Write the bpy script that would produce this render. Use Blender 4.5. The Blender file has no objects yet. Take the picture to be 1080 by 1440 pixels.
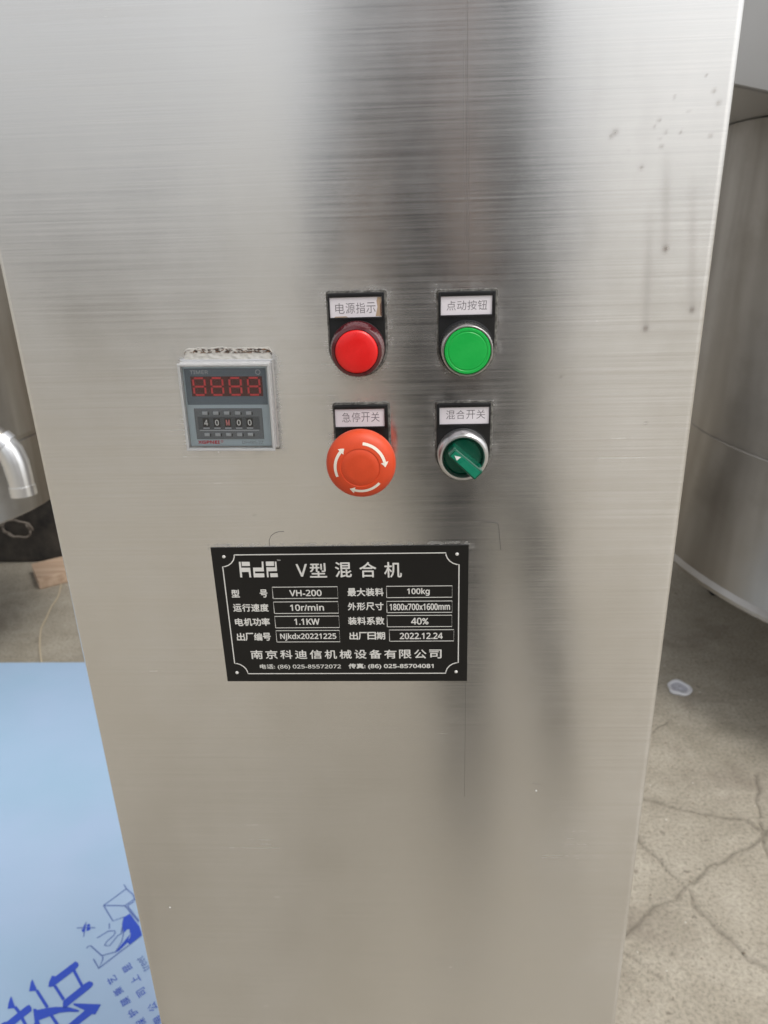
import bpy, math, random
from mathutils import Vector, Matrix, noise
random.seed(7)
R = math.radians
# ------------------------------------------------------------------ camera, sky, sun, exposure
scene = bpy.context.scene
col = scene.collection
CAMZ = 1.35                       # height of the lens over the floor
cam_d = bpy.data.cameras.new("camera"); cam = bpy.data.objects.new("camera", cam_d); col.objects.link(cam)
cam_d.sensor_fit = 'VERTICAL'; cam_d.sensor_height = 36.0; cam_d.sensor_width = 27.0; cam_d.lens = 27.025
cr, cu, cw = Vector((0.998759, 0.039605, -0.030186)), Vector((0.012616, 0.385159, 0.922764)), Vector((-0.048172, 0.922, -0.384182))
m = Matrix((cr, cu, -cw)).transposed().to_4x4(); m.translation = Vector((0, -0.4015, CAMZ)); cam.matrix_world = m
cam_d.clip_start = 0.01; cam_d.clip_end = 400
cam_d.dof.use_dof = True; cam_d.dof.focus_distance = 0.43; cam_d.dof.aperture_fstop = 17.0
scene.camera = cam
SUN_EL, SUN_AZ = 58, 122          # azimuth: degrees clockwise from +y
w = bpy.data.worlds.new("World"); scene.world = w; w.use_nodes = True
nt = w.node_tree; nt.nodes.clear()
out = nt.nodes.new('ShaderNodeOutputWorld'); bg = nt.nodes.new('ShaderNodeBackground'); sky = nt.nodes.new('ShaderNodeTexSky'); hs = nt.nodes.new('ShaderNodeHueSaturation')
sky.sky_type = 'NISHITA'; sky.sun_disc = False; sky.sun_elevation = R(SUN_EL); sky.sun_rotation = R(SUN_AZ); sky.air_density = 1.0; sky.dust_density = 3.0
hs.inputs['Saturation'].default_value = 0.12; hs.inputs['Value'].default_value = 1.0
nt.links.new(sky.outputs[0], hs.inputs['Color']); nt.links.new(hs.outputs[0], bg.inputs[0]); nt.links.new(bg.outputs[0], out.inputs[0])
bg.inputs[1].default_value = 0.15
sun_d = bpy.data.lights.new("sun", 'SUN'); sun_d.energy = 0.8; sun_d.angle = R(22); sun_d.color = (1.0, 0.96, 0.9)
sun = bpy.data.objects.new("sun", sun_d); col.objects.link(sun)
sun.rotation_euler = (R(90 - SUN_EL), 0, R(180 - SUN_AZ)); sun.location = (0, -2, 4)
scene.view_settings.view_transform = 'Standard'; scene.view_settings.look = 'None'; scene.view_settings.gamma = 1.0
scene.view_settings.exposure = 0.58
scene.cycles.max_bounces = 8

D = {"cracks": [[[484, 1072], [523, 1046], [565, 1030], [602, 1010], [676, 996], [735, 985], [752, 953]], [[431, 985], [455, 953], [477, 916], [509, 848], [535, 797], [549, 736], [571, 694], [599, 634], [625, 608], [648, 563]], [[325, 641], [391, 688], [455, 739], [503, 768], [535, 797], [614, 853], [683, 890], [734, 918], [766, 949], [849, 988]], [[817, 1127], [752, 953], [732, 850], [754, 775]], [[602, 1283], [627, 1306], [665, 1339]], [[366, 645], [398, 616], [432, 594]], [[610, 770], [635, 760], [630, 724], [608, 707], [594, 731]]], "poly": [[[-677, 533], [-670, 532], [-648, 559], [-646, 562], [-640, 559], [-636, 554], [-637, 550], [-641, 543], [-663, 516], [-663, 513], [-674, 512], [-677, 521]], [[-636, 486], [-634, 490], [-611, 519], [-605, 524], [-598, 522], [-595, 518], [-596, 513], [-624, 478], [-624, 475], [-632, 475]], [[-683, 472], [-678, 472], [-675, 470], [-659, 474], [-646, 476], [-632, 476], [-621, 476], [-601, 471], [-601, 468], [-619, 468], [-634, 466], [-647, 460], [-662, 453], [-664, 452], [-648, 435], [-667, 435], [-670, 450], [-676, 460]], [[-710, 526], [-691, 505], [-705, 503], [-708, 513], [-710, 520]], [[-733, 494], [-715, 473], [-728, 471], [-731, 480], [-733, 489]], [[-731, 440], [-723, 448], [-718, 449], [-707, 464], [-697, 477], [-693, 479], [-687, 474], [-684, 468], [-694, 456], [-708, 436], [-727, 432]], [[-616, 483], [-567, 482], [-570, 464], [-576, 465], [-601, 436], [-618, 436], [-591, 471], [-615, 480]], [[-580, 664], [-551, 636], [-540, 618], [-556, 597], [-563, 602], [-561, 614], [-563, 621], [-566, 623], [-568, 630], [-573, 629], [-576, 622], [-581, 630], [-584, 634], [-587, 642], [-589, 655]], [[-564, 617], [-562, 602], [-572, 585], [-577, 581], [-573, 595], [-568, 608]], [[-660, 629], [-655, 631], [-653, 623], [-657, 622], [-660, 625]], [[-653, 632], [-648, 634], [-644, 629], [-647, 625], [-650, 624]], [[-660, 632], [-660, 639], [-658, 640], [-655, 633], [-659, 631]], [[-653, 633], [-655, 639], [-650, 640], [-647, 636], [-648, 635]]], "lines": [{"p": [[-643, 546], [-614, 515]], "w": 7}, {"p": [[-663, 514], [-636, 489]], "w": 7}, {"p": [[-692, 505], [-659, 475]], "w": 7}, {"p": [[-717, 475], [-703, 464]], "w": 7}, {"p": [[-695, 456], [-680, 441]], "w": 7}, {"p": [[-646, 461], [-623, 441]], "w": 7}, {"p": [[-616, 732], [-607, 722], [-587, 707], [-580, 694]], "w": 2.2}, {"p": [[-607, 722], [-639, 682]], "w": 2.2}, {"p": [[-639, 682], [-596, 682]], "w": 2.2}, {"p": [[-639, 682], [-607, 647], [-587, 657]], "w": 2.2}, {"p": [[-596, 682], [-556, 646]], "w": 2.2}, {"p": [[-596, 682], [-582, 698]], "w": 2.2}, {"p": [[-591, 682], [-581, 692]], "w": 2.2}, {"p": [[-590, 681], [-556, 648]], "w": 2.2}, {"p": [[-584, 634], [-576, 618], [-574, 603], [-578, 582], [-601, 574], [-630, 594], [-635, 592], [-635, 588]], "w": 2.2}, {"p": [[-599, 573], [-596, 566], [-597, 549], [-614, 567]], "w": 2.2}, {"p": [[-597, 549], [-540, 617]], "w": 2.2}, {"p": [[-563, 618], [-568, 602], [-577, 583]], "w": 2.2}, {"p": [[-581, 619], [-586, 616], [-594, 594], [-604, 595], [-602, 604], [-594, 616], [-593, 621], [-596, 626], [-608, 625], [-624, 610]], "w": 2.2}, {"p": [[-612, 642], [-608, 630]], "w": 2.2}, {"p": [[-584, 634], [-581, 619]], "w": 2.2}, {"p": [[-672, 631], [-636, 632]], "w": 2.2}, {"p": [[-659, 644], [-651, 612]], "w": 2.2}], "txt": [["保", [-486, 452], 132.3], ["护", [-506, 468], 132.3], ["膜", [-526, 488], 129.8], ["撕", [-545, 506], 132.5], ["艺", [-564, 527], 132.5], ["限", [-458, 458], 132.0], ["公", [-475, 479], 132.3], ["司", [-503, 505], 132.3], ["上", [-522, 528], 132.5], ["昆", [-545, 551], 132.5], ["treet", [-518, 559], 132.5]], "sheet": [[-1289, 1537], [-1034, 1536], [-728, 445], [-449, 451]], "cap": [732, 1478], "T": [["V", [-73.8, -67.1, -207.6, -199.3]], ["型", [-65.8, -55.6, -208.3, -198.8]], ["混", [-50.8, -41.0, -208.4, -198.2]], ["合", [-36.5, -26.5, -208.5, -198.4]], ["机", [-22.0, -11.7, -208.7, -198.5]], ["型", [-113.8, -108.8, -221.2, -215.9]], ["号", [-96.7, -92.0, -221.4, -215.9]], ["运行速度", [-113.8, -92.2, -231.0, -225.6]], ["电机功率", [-113.7, -92.3, -240.9, -235.4]], ["出厂编号", [-113.7, -92.6, -251.4, -245.8]], ["最大装料", [-44.2, -22.7, -221.0, -215.5]], ["外形尺寸", [-44.5, -23.0, -230.6, -225.2]], ["装料系数", [-44.8, -22.8, -240.6, -235.1]], ["出厂日期", [-44.5, -22.7, -251.0, -245.6]], ["VH-200", [-78.9, -59.6, -220.7, -216.4]], ["10r/min", [-79.3, -58.8, -230.7, -226.2]], ["1.1KW", [-77.5, -62.0, -240.4, -236.0]], ["Njkdx20221225", [-86.9, -52.4, -251.5, -246.2]], ["100kg", [-8.9, 4.5, -221.0, -215.8]], ["1800x700x1600mm", [-19.5, 16.5, -230.7, -226.2]], ["40%", [-6.9, 3.7, -240.6, -235.9]], ["2022.12.24", [-13.9, 12.2, -250.8, -246.3]], ["南京科迪信机械设备有限公司", [-106.3, 11.4, -264.6, -258.2]], ["电话: (86) 025-85572072", [-101.4, -50.7, -272.4, -268.4]], ["传真: (86) 025-85704081", [-46.1, 6.5, -272.4, -268.1]]], "B": [[-88.9, -50.0, -222.2, -214.5], [-89.0, -50.2, -232.4, -224.5], [-89.1, -50.2, -242.4, -234.4], [-89.2, -50.4, -252.4, -244.4], [-21.0, 17.7, -222.1, -214.5], [-21.1, 17.7, -232.3, -224.6], [-21.2, 17.6, -242.1, -234.3], [-20.1, 18.8, -252.2, -244.3]], "logo": [[[-107.1, -197.5], [-106.0, -197.5], [-106.0, -201.4], [-100.8, -201.4], [-100.7, -207.8], [-101.8, -207.8], [-101.9, -204.2], [-106.0, -204.2], [-106.1, -207.8], [-107.3, -207.7]], [[-105.5, -197.5], [-100.7, -197.6], [-100.7, -200.3], [-105.5, -200.3]], [[-93.6, -197.5], [-92.6, -197.5], [-92.8, -203.9], [-98.2, -203.9], [-98.1, -205.2], [-92.8, -205.2], [-92.8, -207.8], [-99.2, -207.8], [-99.1, -201.4], [-93.8, -201.4]], [[-91.2, -197.5], [-86.4, -197.5], [-86.5, -200.4], [-91.2, -200.4]], [[-85.9, -197.6], [-84.9, -197.6], [-85.0, -203.8], [-90.3, -203.9], [-90.3, -207.8], [-91.3, -207.8], [-91.2, -201.3], [-85.9, -201.3]], [[-89.3, -205.2], [-84.9, -205.2], [-84.8, -207.7], [-89.2, -207.8]], [[-84.6, -196.3], [-82.6, -196.3], [-82.6, -197.2], [-84.6, -197.2]]], "bord": {"tl1": [-108.9, -193.0], "tl2": [-116.8, -199.6], "bl1": [-117.3, -268.9], "bl2": [-109.8, -275.5], "tr1": [14.0, -192.9], "tr2": [21.5, -200.0], "br1": [21.5, -268.8], "br2": [14.2, -275.1], "r1": [-115.6, -194.1], "r2": [20.4, -193.9], "r3": [-116.2, -274.6], "r4": [20.3, -274.3]}, "cards": [["电源指示", [-42.3, -21.8, -56.7, -51.4]], ["点动按钮", [14.2, 34.6, -56.4, -51.7]], ["急停开关", [-41.8, -21.6, -113.9, -108.6]], ["混合开关", [14.0, 34.8, -113.3, -108.4]]], "cbox": [[-45.0, -18.6, -58.6, -48.7], [11.3, 37.1, -58.7, -49.5], [-45.5, -19.0, -116.4, -106.7], [10.5, 36.8, -116.0, -106.8]], "tim": {"frame": [[-124.7, -79.6], [-78.6, -80.6], [-78.1, -125.4], [-125.9, -124.6]], "face": [[-123.5, -82.9], [-81.0, -83.9], [-82.6, -124.3], [-124.7, -124.5]], "disp": [-121.2, -82.3, -97.6, -87.1], "block": [-120.5, -84.3, -120.9, -103.8], "inner": [-118.8, -86.0, -115.2, -108.3], "timer": [-120.8, -111.1, -85.7, -83.7], "brand": [-120.7, -107.0, -122.7, -120.4], "model": [-96.1, -84.3, -122.8, -120.8], "wheels": [[-115.7, -112.2, -113.0, -109.1], [-109.7, -106.3, -113.1, -109.2], [-103.9, -100.5, -113.3, -109.3], [-98.0, -94.5, -113.4, -109.4], [-92.3, -88.9, -113.5, -109.5]], "up": [[-115.9, -113.0, -107.3, -105.5], [-110.0, -107.1, -107.4, -105.6], [-104.2, -101.4, -107.5, -105.7], [-98.3, -95.5, -107.6, -105.8], [-92.6, -89.8, -107.8, -105.9]], "dn": [[-116.0, -113.1, -118.7, -117.0], [-110.1, -107.3, -118.8, -117.1], [-104.5, -101.6, -118.9, -117.2], [-98.7, -95.8, -119.0, -117.3], [-93.0, -90.1, -119.1, -117.4]], "dig": [[-119.6, -113.2, -97.0, -87.0], [-109.4, -103.1, -97.2, -87.2], [-100.0, -93.7, -97.4, -87.4], [-90.2, -83.9, -97.6, -87.6]]}}

# ------------------------------------------------------------------ materials
def mat(name, c, rough=0.5, metal=0.0, **kw):
    m = bpy.data.materials.new(name); m.use_nodes = True
    b = m.node_tree.nodes['Principled BSDF']
    b.inputs['Base Color'].default_value = (*c, 1); b.inputs['Roughness'].default_value = rough; b.inputs['Metallic'].default_value = metal
    for k, v in kw.items(): b.inputs[k.replace('_', ' ')].default_value = v
    return m
class N:
    """small node-graph helper for one material"""
    def __init__(s, m): s.m = m; s.t = m.node_tree; s.b = s.t.nodes['Principled BSDF']
    def new(s, k, **p):
        n = s.t.nodes.new(k)
        for a, v in p.items(): setattr(n, a, v)
        return n
    def link(s, a, b): s.t.links.new(a, b)
    def coords(s, kind='Object', scale=(1, 1, 1)):
        tc = s.new('ShaderNodeTexCoord'); mp = s.new('ShaderNodeMapping'); mp.inputs['Scale'].default_value = scale
        s.link(tc.outputs[kind], mp.inputs[0]); return mp.outputs[0]
    def noise(s, vec, scale, detail=4, rough=0.55, dist=0.0):
        n = s.new('ShaderNodeTexNoise'); n.inputs['Scale'].default_value = scale; n.inputs['Detail'].default_value = detail
        n.inputs['Roughness'].default_value = rough; n.inputs['Distortion'].default_value = dist; s.link(vec, n.inputs['Vector']); return n.outputs['Fac']
    def ramp(s, fac, stops):
        r = s.new('ShaderNodeValToRGB'); e = r.color_ramp.elements
        while len(e) < len(stops): e.new(0.5)
        for el, (p, c) in zip(e, stops): el.position = p; el.color = (*c, 1) if len(c) == 3 else c
        s.link(fac, r.inputs[0]); return r.outputs[0]
    def mr(s, fac, a, b, c, d):
        r = s.new('ShaderNodeMapRange'); s.link(fac, r.inputs[0])
        for i, v in enumerate((a, b, c, d)): r.inputs[i + 1].default_value = v
        return r.outputs[0]
    def math(s, op, a, b):
        n = s.new('ShaderNodeMath', operation=op)
        for i, v in enumerate((a, b)):
            if isinstance(v, (int, float)): n.inputs[i].default_value = v
            else: s.link(v, n.inputs[i])
        return n.outputs[0]
    def mix(s, fac, a, b, blend='MIX'):
        n = s.new('ShaderNodeMix', data_type='RGBA', blend_type=blend)
        for sock, v in ((n.inputs[0], fac), (n.inputs[6], a), (n.inputs[7], b)):
            if isinstance(v, (int, float)): sock.default_value = v
            elif isinstance(v, tuple): sock.default_value = (*v, 1)
            else: s.link(v, sock)
        return n.outputs[2]
    def bump(s, h, strength, dist, prev=None):
        n = s.new('ShaderNodeBump'); n.inputs['Strength'].default_value = strength; n.inputs['Distance'].default_value = dist
        s.link(h, n.inputs['Height'])
        if prev is not None: s.link(prev, n.inputs['Normal'])
        return n.outputs[0]

def brushed(name, base, rough, aniso, dirty=False, streak=1.0, stained=False):
    """stainless sheet ground in one direction (uv.x runs along the grain, metres)"""
    m = mat(name, base, rough, 1.0); g = N(m)
    fine = g.noise(g.coords('UV', (9, 2600, 1)), 1.0, 3, 0.6)
    mid = g.noise(g.coords('UV', (7, 900, 1)), 1.0, 4, 0.6)
    big = g.noise(g.coords('UV', (3.0, 2.2, 1)), 1.0, 3)
    patch = g.noise(g.coords('UV', (14, 9, 1)), 1.0, 5, 0.6)
    s = g.math('ADD', g.math('MULTIPLY', fine, 0.5), g.math('MULTIPLY', mid, 0.5))
    k = g.mr(s, 0.3, 0.7, 1 - 0.055 * streak, 1 + 0.055 * streak)
    k = g.math('MULTIPLY', k, g.mr(patch, 0.3, 0.7, 0.97, 1.03))
    cb = g.mix(1.0, tuple(base), k, 'MULTIPLY')
    if stained:  # brown streaks stand in for bands reflected in the vessel, plus blotches
        v = g.noise(g.coords('UV', (2.6, 0.35, 1)), 1.0, 4, 0.6, 0.4); v2 = g.noise(g.coords('UV', (5, 6, 1)), 1.0, 5, 0.65)
        cb = g.mix(g.mr(v, 0.42, 0.60, 0.0, 0.75), cb, (0.21, 0.18, 0.145)); cb = g.mix(g.mr(v2, 0.5, 0.7, 0.0, 0.35), cb, (0.30, 0.27, 0.23))
    r = g.math('ADD', g.mr(mid, 0.3, 0.7, -0.03, 0.03), g.mr(patch, 0.3, 0.7, rough - 0.03, rough + 0.03))
    metal = None
    if dirty:
        at = g.new('ShaderNodeVertexColor', layer_name='dirt'); sp = g.new('ShaderNodeSeparateColor'); g.link(at.outputs[0], sp.inputs[0])
        gn = g.noise(g.coords('Object', (1, 1, 1)), 420, 5, 0.7)
        gr = g.math('MULTIPLY', sp.outputs[0], g.mr(gn, 0.32, 0.62, 0.35, 1.1))
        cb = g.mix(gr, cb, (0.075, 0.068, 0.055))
        cb = g.mix(sp.outputs[1], cb, (0.16, 0.12, 0.09))
        li = g.math('MULTIPLY', sp.outputs[2], g.mr(gn, 0.35, 0.6, 0.2, 1.0))
        cb = g.mix(li, cb, (0.62, 0.60, 0.56))
        tot = g.math('ADD', g.math('ADD', gr, g.math('MULTIPLY', sp.outputs[1], 0.25)), g.math('MULTIPLY', li, 0.8))
        r = g.math('ADD', r, g.math('MULTIPLY', tot, 0.25))
        mt = g.math('SUBTRACT', 1.0, g.math('MULTIPLY', tot, 0.7)); g.link(mt, g.b.inputs['Metallic'])
    g.link(cb, g.b.inputs['Base Color']); g.link(r, g.b.inputs['Roughness'])
    n1 = g.bump(big, 0.35, 0.004)
    n2 = g.bump(fine, 0.19 * streak, 0.00006, n1)
    n3 = g.bump(mid, 0.08 * streak, 0.0001, n2)
    g.link(n3, g.b.inputs['Normal'])
    g.b.inputs['Anisotropic'].default_value = aniso
    g.b.inputs['Anisotropic Rotation'].default_value = ANISO_ROT
    tn = g.new('ShaderNodeTangent', direction_type='UV_MAP'); tn.uv_map = 'uv'; g.link(tn.outputs[0], g.b.inputs['Tangent'])
    return m
ANISO_ROT = 0.25
M = {}
M['steel'] = brushed('brushed_steel', (0.78, 0.772, 0.76), 0.225, 0.95, dirty=True)
M['tank'] = brushed('tank_steel', (0.52, 0.50, 0.47), 0.38, 0.5, streak=0.5, stained=True)  # reflected bands are painted here as brown streaks
M['housing'] = brushed('housing_steel', (0.50, 0.50, 0.50), 0.36, 0.6, streak=0.8)
M['pipe'] = mat('polished_pipe', (0.80, 0.80, 0.80), 0.32, 1.0)
M['black'] = mat('black_plastic', (0.009, 0.009, 0.010), 0.38, Specular_IOR_Level=0.35)
M['gap'] = mat('dark_gap', (0.006, 0.006, 0.006), 0.6)
M['red'] = mat('red_lens', (0.72, 0.008, 0.008), 0.35, Coat_Weight=0.08, Coat_Roughness=0.15)
M['darkred'] = mat('dark_red_plastic', (0.085, 0.008, 0.012), 0.22, Coat_Weight=0.4)
M['green'] = mat('green_button', (0.006, 0.42, 0.062), 0.38)
M['chrome'] = mat('satin_ring', (0.68, 0.67, 0.65), 0.28, 1.0)
M['alu'] = mat('satin_aluminium', (0.72, 0.72, 0.73), 0.36, 1.0)
M['orange'] = mat('orange_red_plastic', (0.62, 0.058, 0.012), 0.52)
M['arrow'] = mat('cream_print', (0.80, 0.74, 0.64), 0.5)
M['dkgreen'] = mat('dark_green_plastic', (0.002, 0.085, 0.048), 0.22, Coat_Weight=0.3)
M['ltgreen'] = mat('green_grip_plastic', (0.004, 0.20, 0.115), 0.3)
M['white'] = mat('white_print', (0.78, 0.78, 0.76), 0.5)
def mottle(k, amt=0.12, rv=0.10, sc=140):
    m = M[k]; g = N(m); c = tuple(g.b.inputs['Base Color'].default_value)[:3]; ro = g.b.inputs['Roughness'].default_value
    n = g.noise(g.coords('Object'), sc, 5, 0.65); n2 = g.noise(g.coords('Object'), sc * 9, 3, 0.6)
    k2 = g.math('MULTIPLY', g.mr(n, 0.3, 0.7, 1 - amt, 1 + amt), g.mr(n2, 0.3, 0.7, 0.97, 1.03))
    dust = g.mr(g.noise(g.coords('Object'), sc * 5, 6, 0.75), 0.66, 0.74, 0.0, 0.30)
    g.link(g.mix(dust, g.mix(1.0, c, k2, 'MULTIPLY'), (0.42, 0.38, 0.33)), g.b.inputs['Base Color'])
    g.link(g.mr(n, 0.3, 0.7, ro - rv, ro + rv), g.b.inputs['Roughness']); g.link(g.bump(n2, 0.25, 0.0001), g.b.inputs['Normal'])
for k_ in ('red', 'darkred', 'green', 'orange', 'dkgreen', 'ltgreen', 'black'): mottle(k_, 0.05 if k_ in ('red', 'green', 'orange') else 0.12)
M['card'] = mat('white_card', (0.72, 0.68, 0.71), 0.35)
M['ink'] = mat('grey_ink', (0.17, 0.155, 0.165), 0.6)
M['plate'] = mat('black_anodised', (0.009, 0.0085, 0.008), 0.42, Specular_IOR_Level=0.3)
M['silver'] = mat('etched_silver', (0.66, 0.65, 0.62), 0.45)
M['slate'] = mat('slate_face', (0.13, 0.17, 0.21), 0.32)
M['face'] = mat('grey_blue_face', (0.48, 0.57, 0.61), 0.38)
M['block'] = mat('grey_block', (0.17, 0.185, 0.20), 0.45)
M['groove'] = mat('dark_groove', (0.09, 0.10, 0.11), 0.5)
M['key'] = mat('key_grey', (0.46, 0.48, 0.50), 0.45)
M['display'] = mat('display_dark_red', (0.085, 0.014, 0.016), 0.18)
M['segment'] = mat('display_segment', (0.55, 0.03, 0.04), 0.3)
M['segment'].node_tree.nodes['Principled BSDF'].inputs['Emission Color'].default_value = (1, 0.05, 0.06, 1)
M['segment'].node_tree.nodes['Principled BSDF'].inputs['Emission Strength'].default_value = 0.05
M['wheel'] = mat('black_wheel', (0.02, 0.021, 0.023), 0.4)
M['redprint'] = mat('red_print', (0.55, 0.03, 0.05), 0.5)
M['pinkprint'] = mat('pale_red_print', (0.75, 0.25, 0.24), 0.5)
M['skin'] = mat('skin', (0.42, 0.28, 0.21), 0.5)
M['jacket'] = mat('dark_jacket', (0.022, 0.024, 0.030), 0.8)
M['trousers'] = mat('dark_trousers', (0.035, 0.036, 0.042), 0.85)
M['hair'] = mat('black_hair', (0.01, 0.009, 0.008), 0.5)
M['shoe'] = mat('dark_shoe', (0.20, 0.18, 0.16), 0.6)
M['phone'] = mat('black_phone', (0.012, 0.012, 0.014), 0.15)
M['lens'] = mat('lens_glass', (0.01, 0.01, 0.02), 0.03)
M['scratch'] = mat('scratch_grey', (0.16, 0.15, 0.14), 0.5, 0.6)
M['pen'] = mat('pencil_line', (0.09, 0.085, 0.08), 0.6)
M['blackframe'] = mat('black_painted_steel', (0.02, 0.02, 0.02), 0.6)
M['shade_dark'] = mat('mottled_shade_dark', (0.03, 0.027, 0.024), 0.8)  # near-black colour puts the shade below the tank into the block
_g = N(M['shade_dark']); _g.link(_g.ramp(_g.noise(_g.coords('Object'), 5, 5, 0.65), [(0.4, (0.012, 0.011, 0.010)), (0.62, (0.06, 0.05, 0.04))]), _g.b.inputs['Base Color'])
M['twine'] = mat('pale_twine', (0.50, 0.42, 0.30), 0.8)
M['coil'] = mat('grey_cable', (0.20, 0.17, 0.14), 0.7)
M['cap'] = mat('white_cap', (0.62, 0.62, 0.64), 0.35)
M['capgrey'] = mat('cap_recess', (0.42, 0.42, 0.46), 0.3)
M['blue'] = mat('blue_print', (0.025, 0.075, 0.50), 0.45)
M['paleblue'] = mat('faint_blue_print', (0.10, 0.16, 0.42), 0.45)
# clear acrylic cover
M['clear'] = mat('clear_acrylic', (0.93, 0.94, 0.95), 0.09, 0.0, Transmission_Weight=1.0, IOR=1.38)
M['rim'] = mat('frosted_acrylic', (0.80, 0.80, 0.80), 0.12, 0.0, Transmission_Weight=0.58, IOR=1.45)
def film_mat():
    m = mat('blue_protective_film', (0.30, 0.42, 0.58), 0.34, 0.0); g = N(m)
    c = g.coords('Object')
    n = g.noise(c, 2.2, 3); 
    g.link(g.mix(g.mr(n, 0.35, 0.65, 0.0, 1.0), (0.325, 0.475, 0.63), (0.375, 0.49, 0.67)), g.b.inputs['Base Color'])
    n1 = g.bump(g.noise(g.coords('Object', (1.2, 7, 1)), 1.0, 3), 0.25, 0.01)
    g.link(n1, g.b.inputs['Normal']); return m
M['film'] = film_mat()
def floor_mat():
    m = mat('old_concrete', (0.34, 0.30, 0.25), 0.85); g = N(m); c = g.coords('Object')
    a = g.noise(c, 1.3, 5, 0.6); b = g.noise(c, 9, 6, 0.65); f = g.noise(c, 130, 4, 0.7); sp = g.noise(c, 46, 3, 0.5); d = g.noise(c, 4.2, 5, 0.6, 0.6)
    k = g.ramp(g.math('ADD', g.math('MULTIPLY', a, 0.45), g.math('MULTIPLY', b, 0.55)), [(0.36, (0.262, 0.234, 0.182)), (0.5, (0.337, 0.303, 0.243)), (0.64, (0.407, 0.371, 0.305))])
    k = g.mix(1.0, k, g.ramp(f, [(0.30, (0.60, 0.60, 0.58)), (0.5, (1, 1, 1)), (0.72, (1.22, 1.2, 1.18))]), 'MULTIPLY')
    k = g.mix(g.mr(sp, 0.66, 0.72, 0.0, 0.55), k, (0.10, 0.08, 0.06))
    k = g.mix(g.mr(d, 0.54, 0.66, 0.0, 0.45), k, (0.17, 0.14, 0.11))
    at = g.new('ShaderNodeVertexColor', layer_name='crack'); q = g.new('ShaderNodeSeparateColor'); g.link(at.outputs[0], q.inputs[0])
    k = g.mix(q.outputs[0], k, (0.09, 0.075, 0.055))
    g.link(k, g.b.inputs['Base Color'])
    n1 = g.bump(b, 0.5, 0.012); n2 = g.bump(f, 0.6, 0.0025, n1); g.link(n2, g.b.inputs['Normal']); return m
M['floor'] = floor_mat()
def wood_mat():
    m = mat('bare_timber', (0.50, 0.36, 0.25), 0.8); g = N(m)
    n = g.noise(g.coords('Object', (4, 60, 60)), 1.0, 4)
    g.link(g.ramp(n, [(0.3, (0.40, 0.27, 0.18)), (0.7, (0.60, 0.45, 0.33))]), g.b.inputs['Base Color']); return m
M['wood'] = wood_mat()
def wall_mat():
    m = mat('grey_render', (0.40, 0.39, 0.37), 0.9); g = N(m)
    n = g.noise(g.coords('Object'), 0.6, 5)
    g.link(g.ramp(n, [(0.3, (0.30, 0.29, 0.28)), (0.7, (0.44, 0.43, 0.41))]), g.b.inputs['Base Color']); return m
M['wall'] = wall_mat()
M['greypaint'] = mat('grey_paint', (0.24, 0.245, 0.25), 0.5); M['shed'] = mat('dark_sheet_metal', (0.10, 0.105, 0.11), 0.6)
def putty_mat():
    m = mat('dried_sealant', (0.62, 0.60, 0.56), 0.6); g = N(m); c = g.coords('Object', (1, 1, 2.2))
    n = g.noise(c, 330, 4, 0.65); 
    band = g.new('ShaderNodeVertexColor', layer_name='rust'); q = g.new('ShaderNodeSeparateColor'); g.link(band.outputs[0], q.inputs[0])
    v = g.math('MULTIPLY', g.mr(n, 0.43, 0.52, 0.0, 1.0), g.mr(q.outputs[0], 0.0, 0.6, 0.0, 1.0))
    col_ = g.ramp(g.noise(c, 500, 2), [(0.45, (0.018, 0.010, 0.007)), (0.68, (0.17, 0.085, 0.04))])
    k = g.mix(v, g.ramp(n, [(0.3, (0.40, 0.375, 0.335)), (0.6, (0.54, 0.525, 0.49))]), col_)
    g.link(k, g.b.inputs['Base Color']); g.link(g.bump(n, 0.25, 0.0004), g.b.inputs['Normal']); return m
M['putty'] = putty_mat()
def gasket_mat():
    m = mat('grimy_gasket', (0.2, 0.19, 0.17), 0.6); g = N(m)
    n = g.noise(g.coords('Object'), 450, 4, 0.7)
    g.link(g.ramp(n, [(0.36, (0.06, 0.055, 0.048)), (0.50, (0.15, 0.143, 0.13)), (0.68, (0.26, 0.25, 0.23))]), g.b.inputs['Base Color'])
    g.link(g.bump(n, 0.8, 0.0006), g.b.inputs['Normal']); return m
M['gasket'] = gasket_mat()

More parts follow.
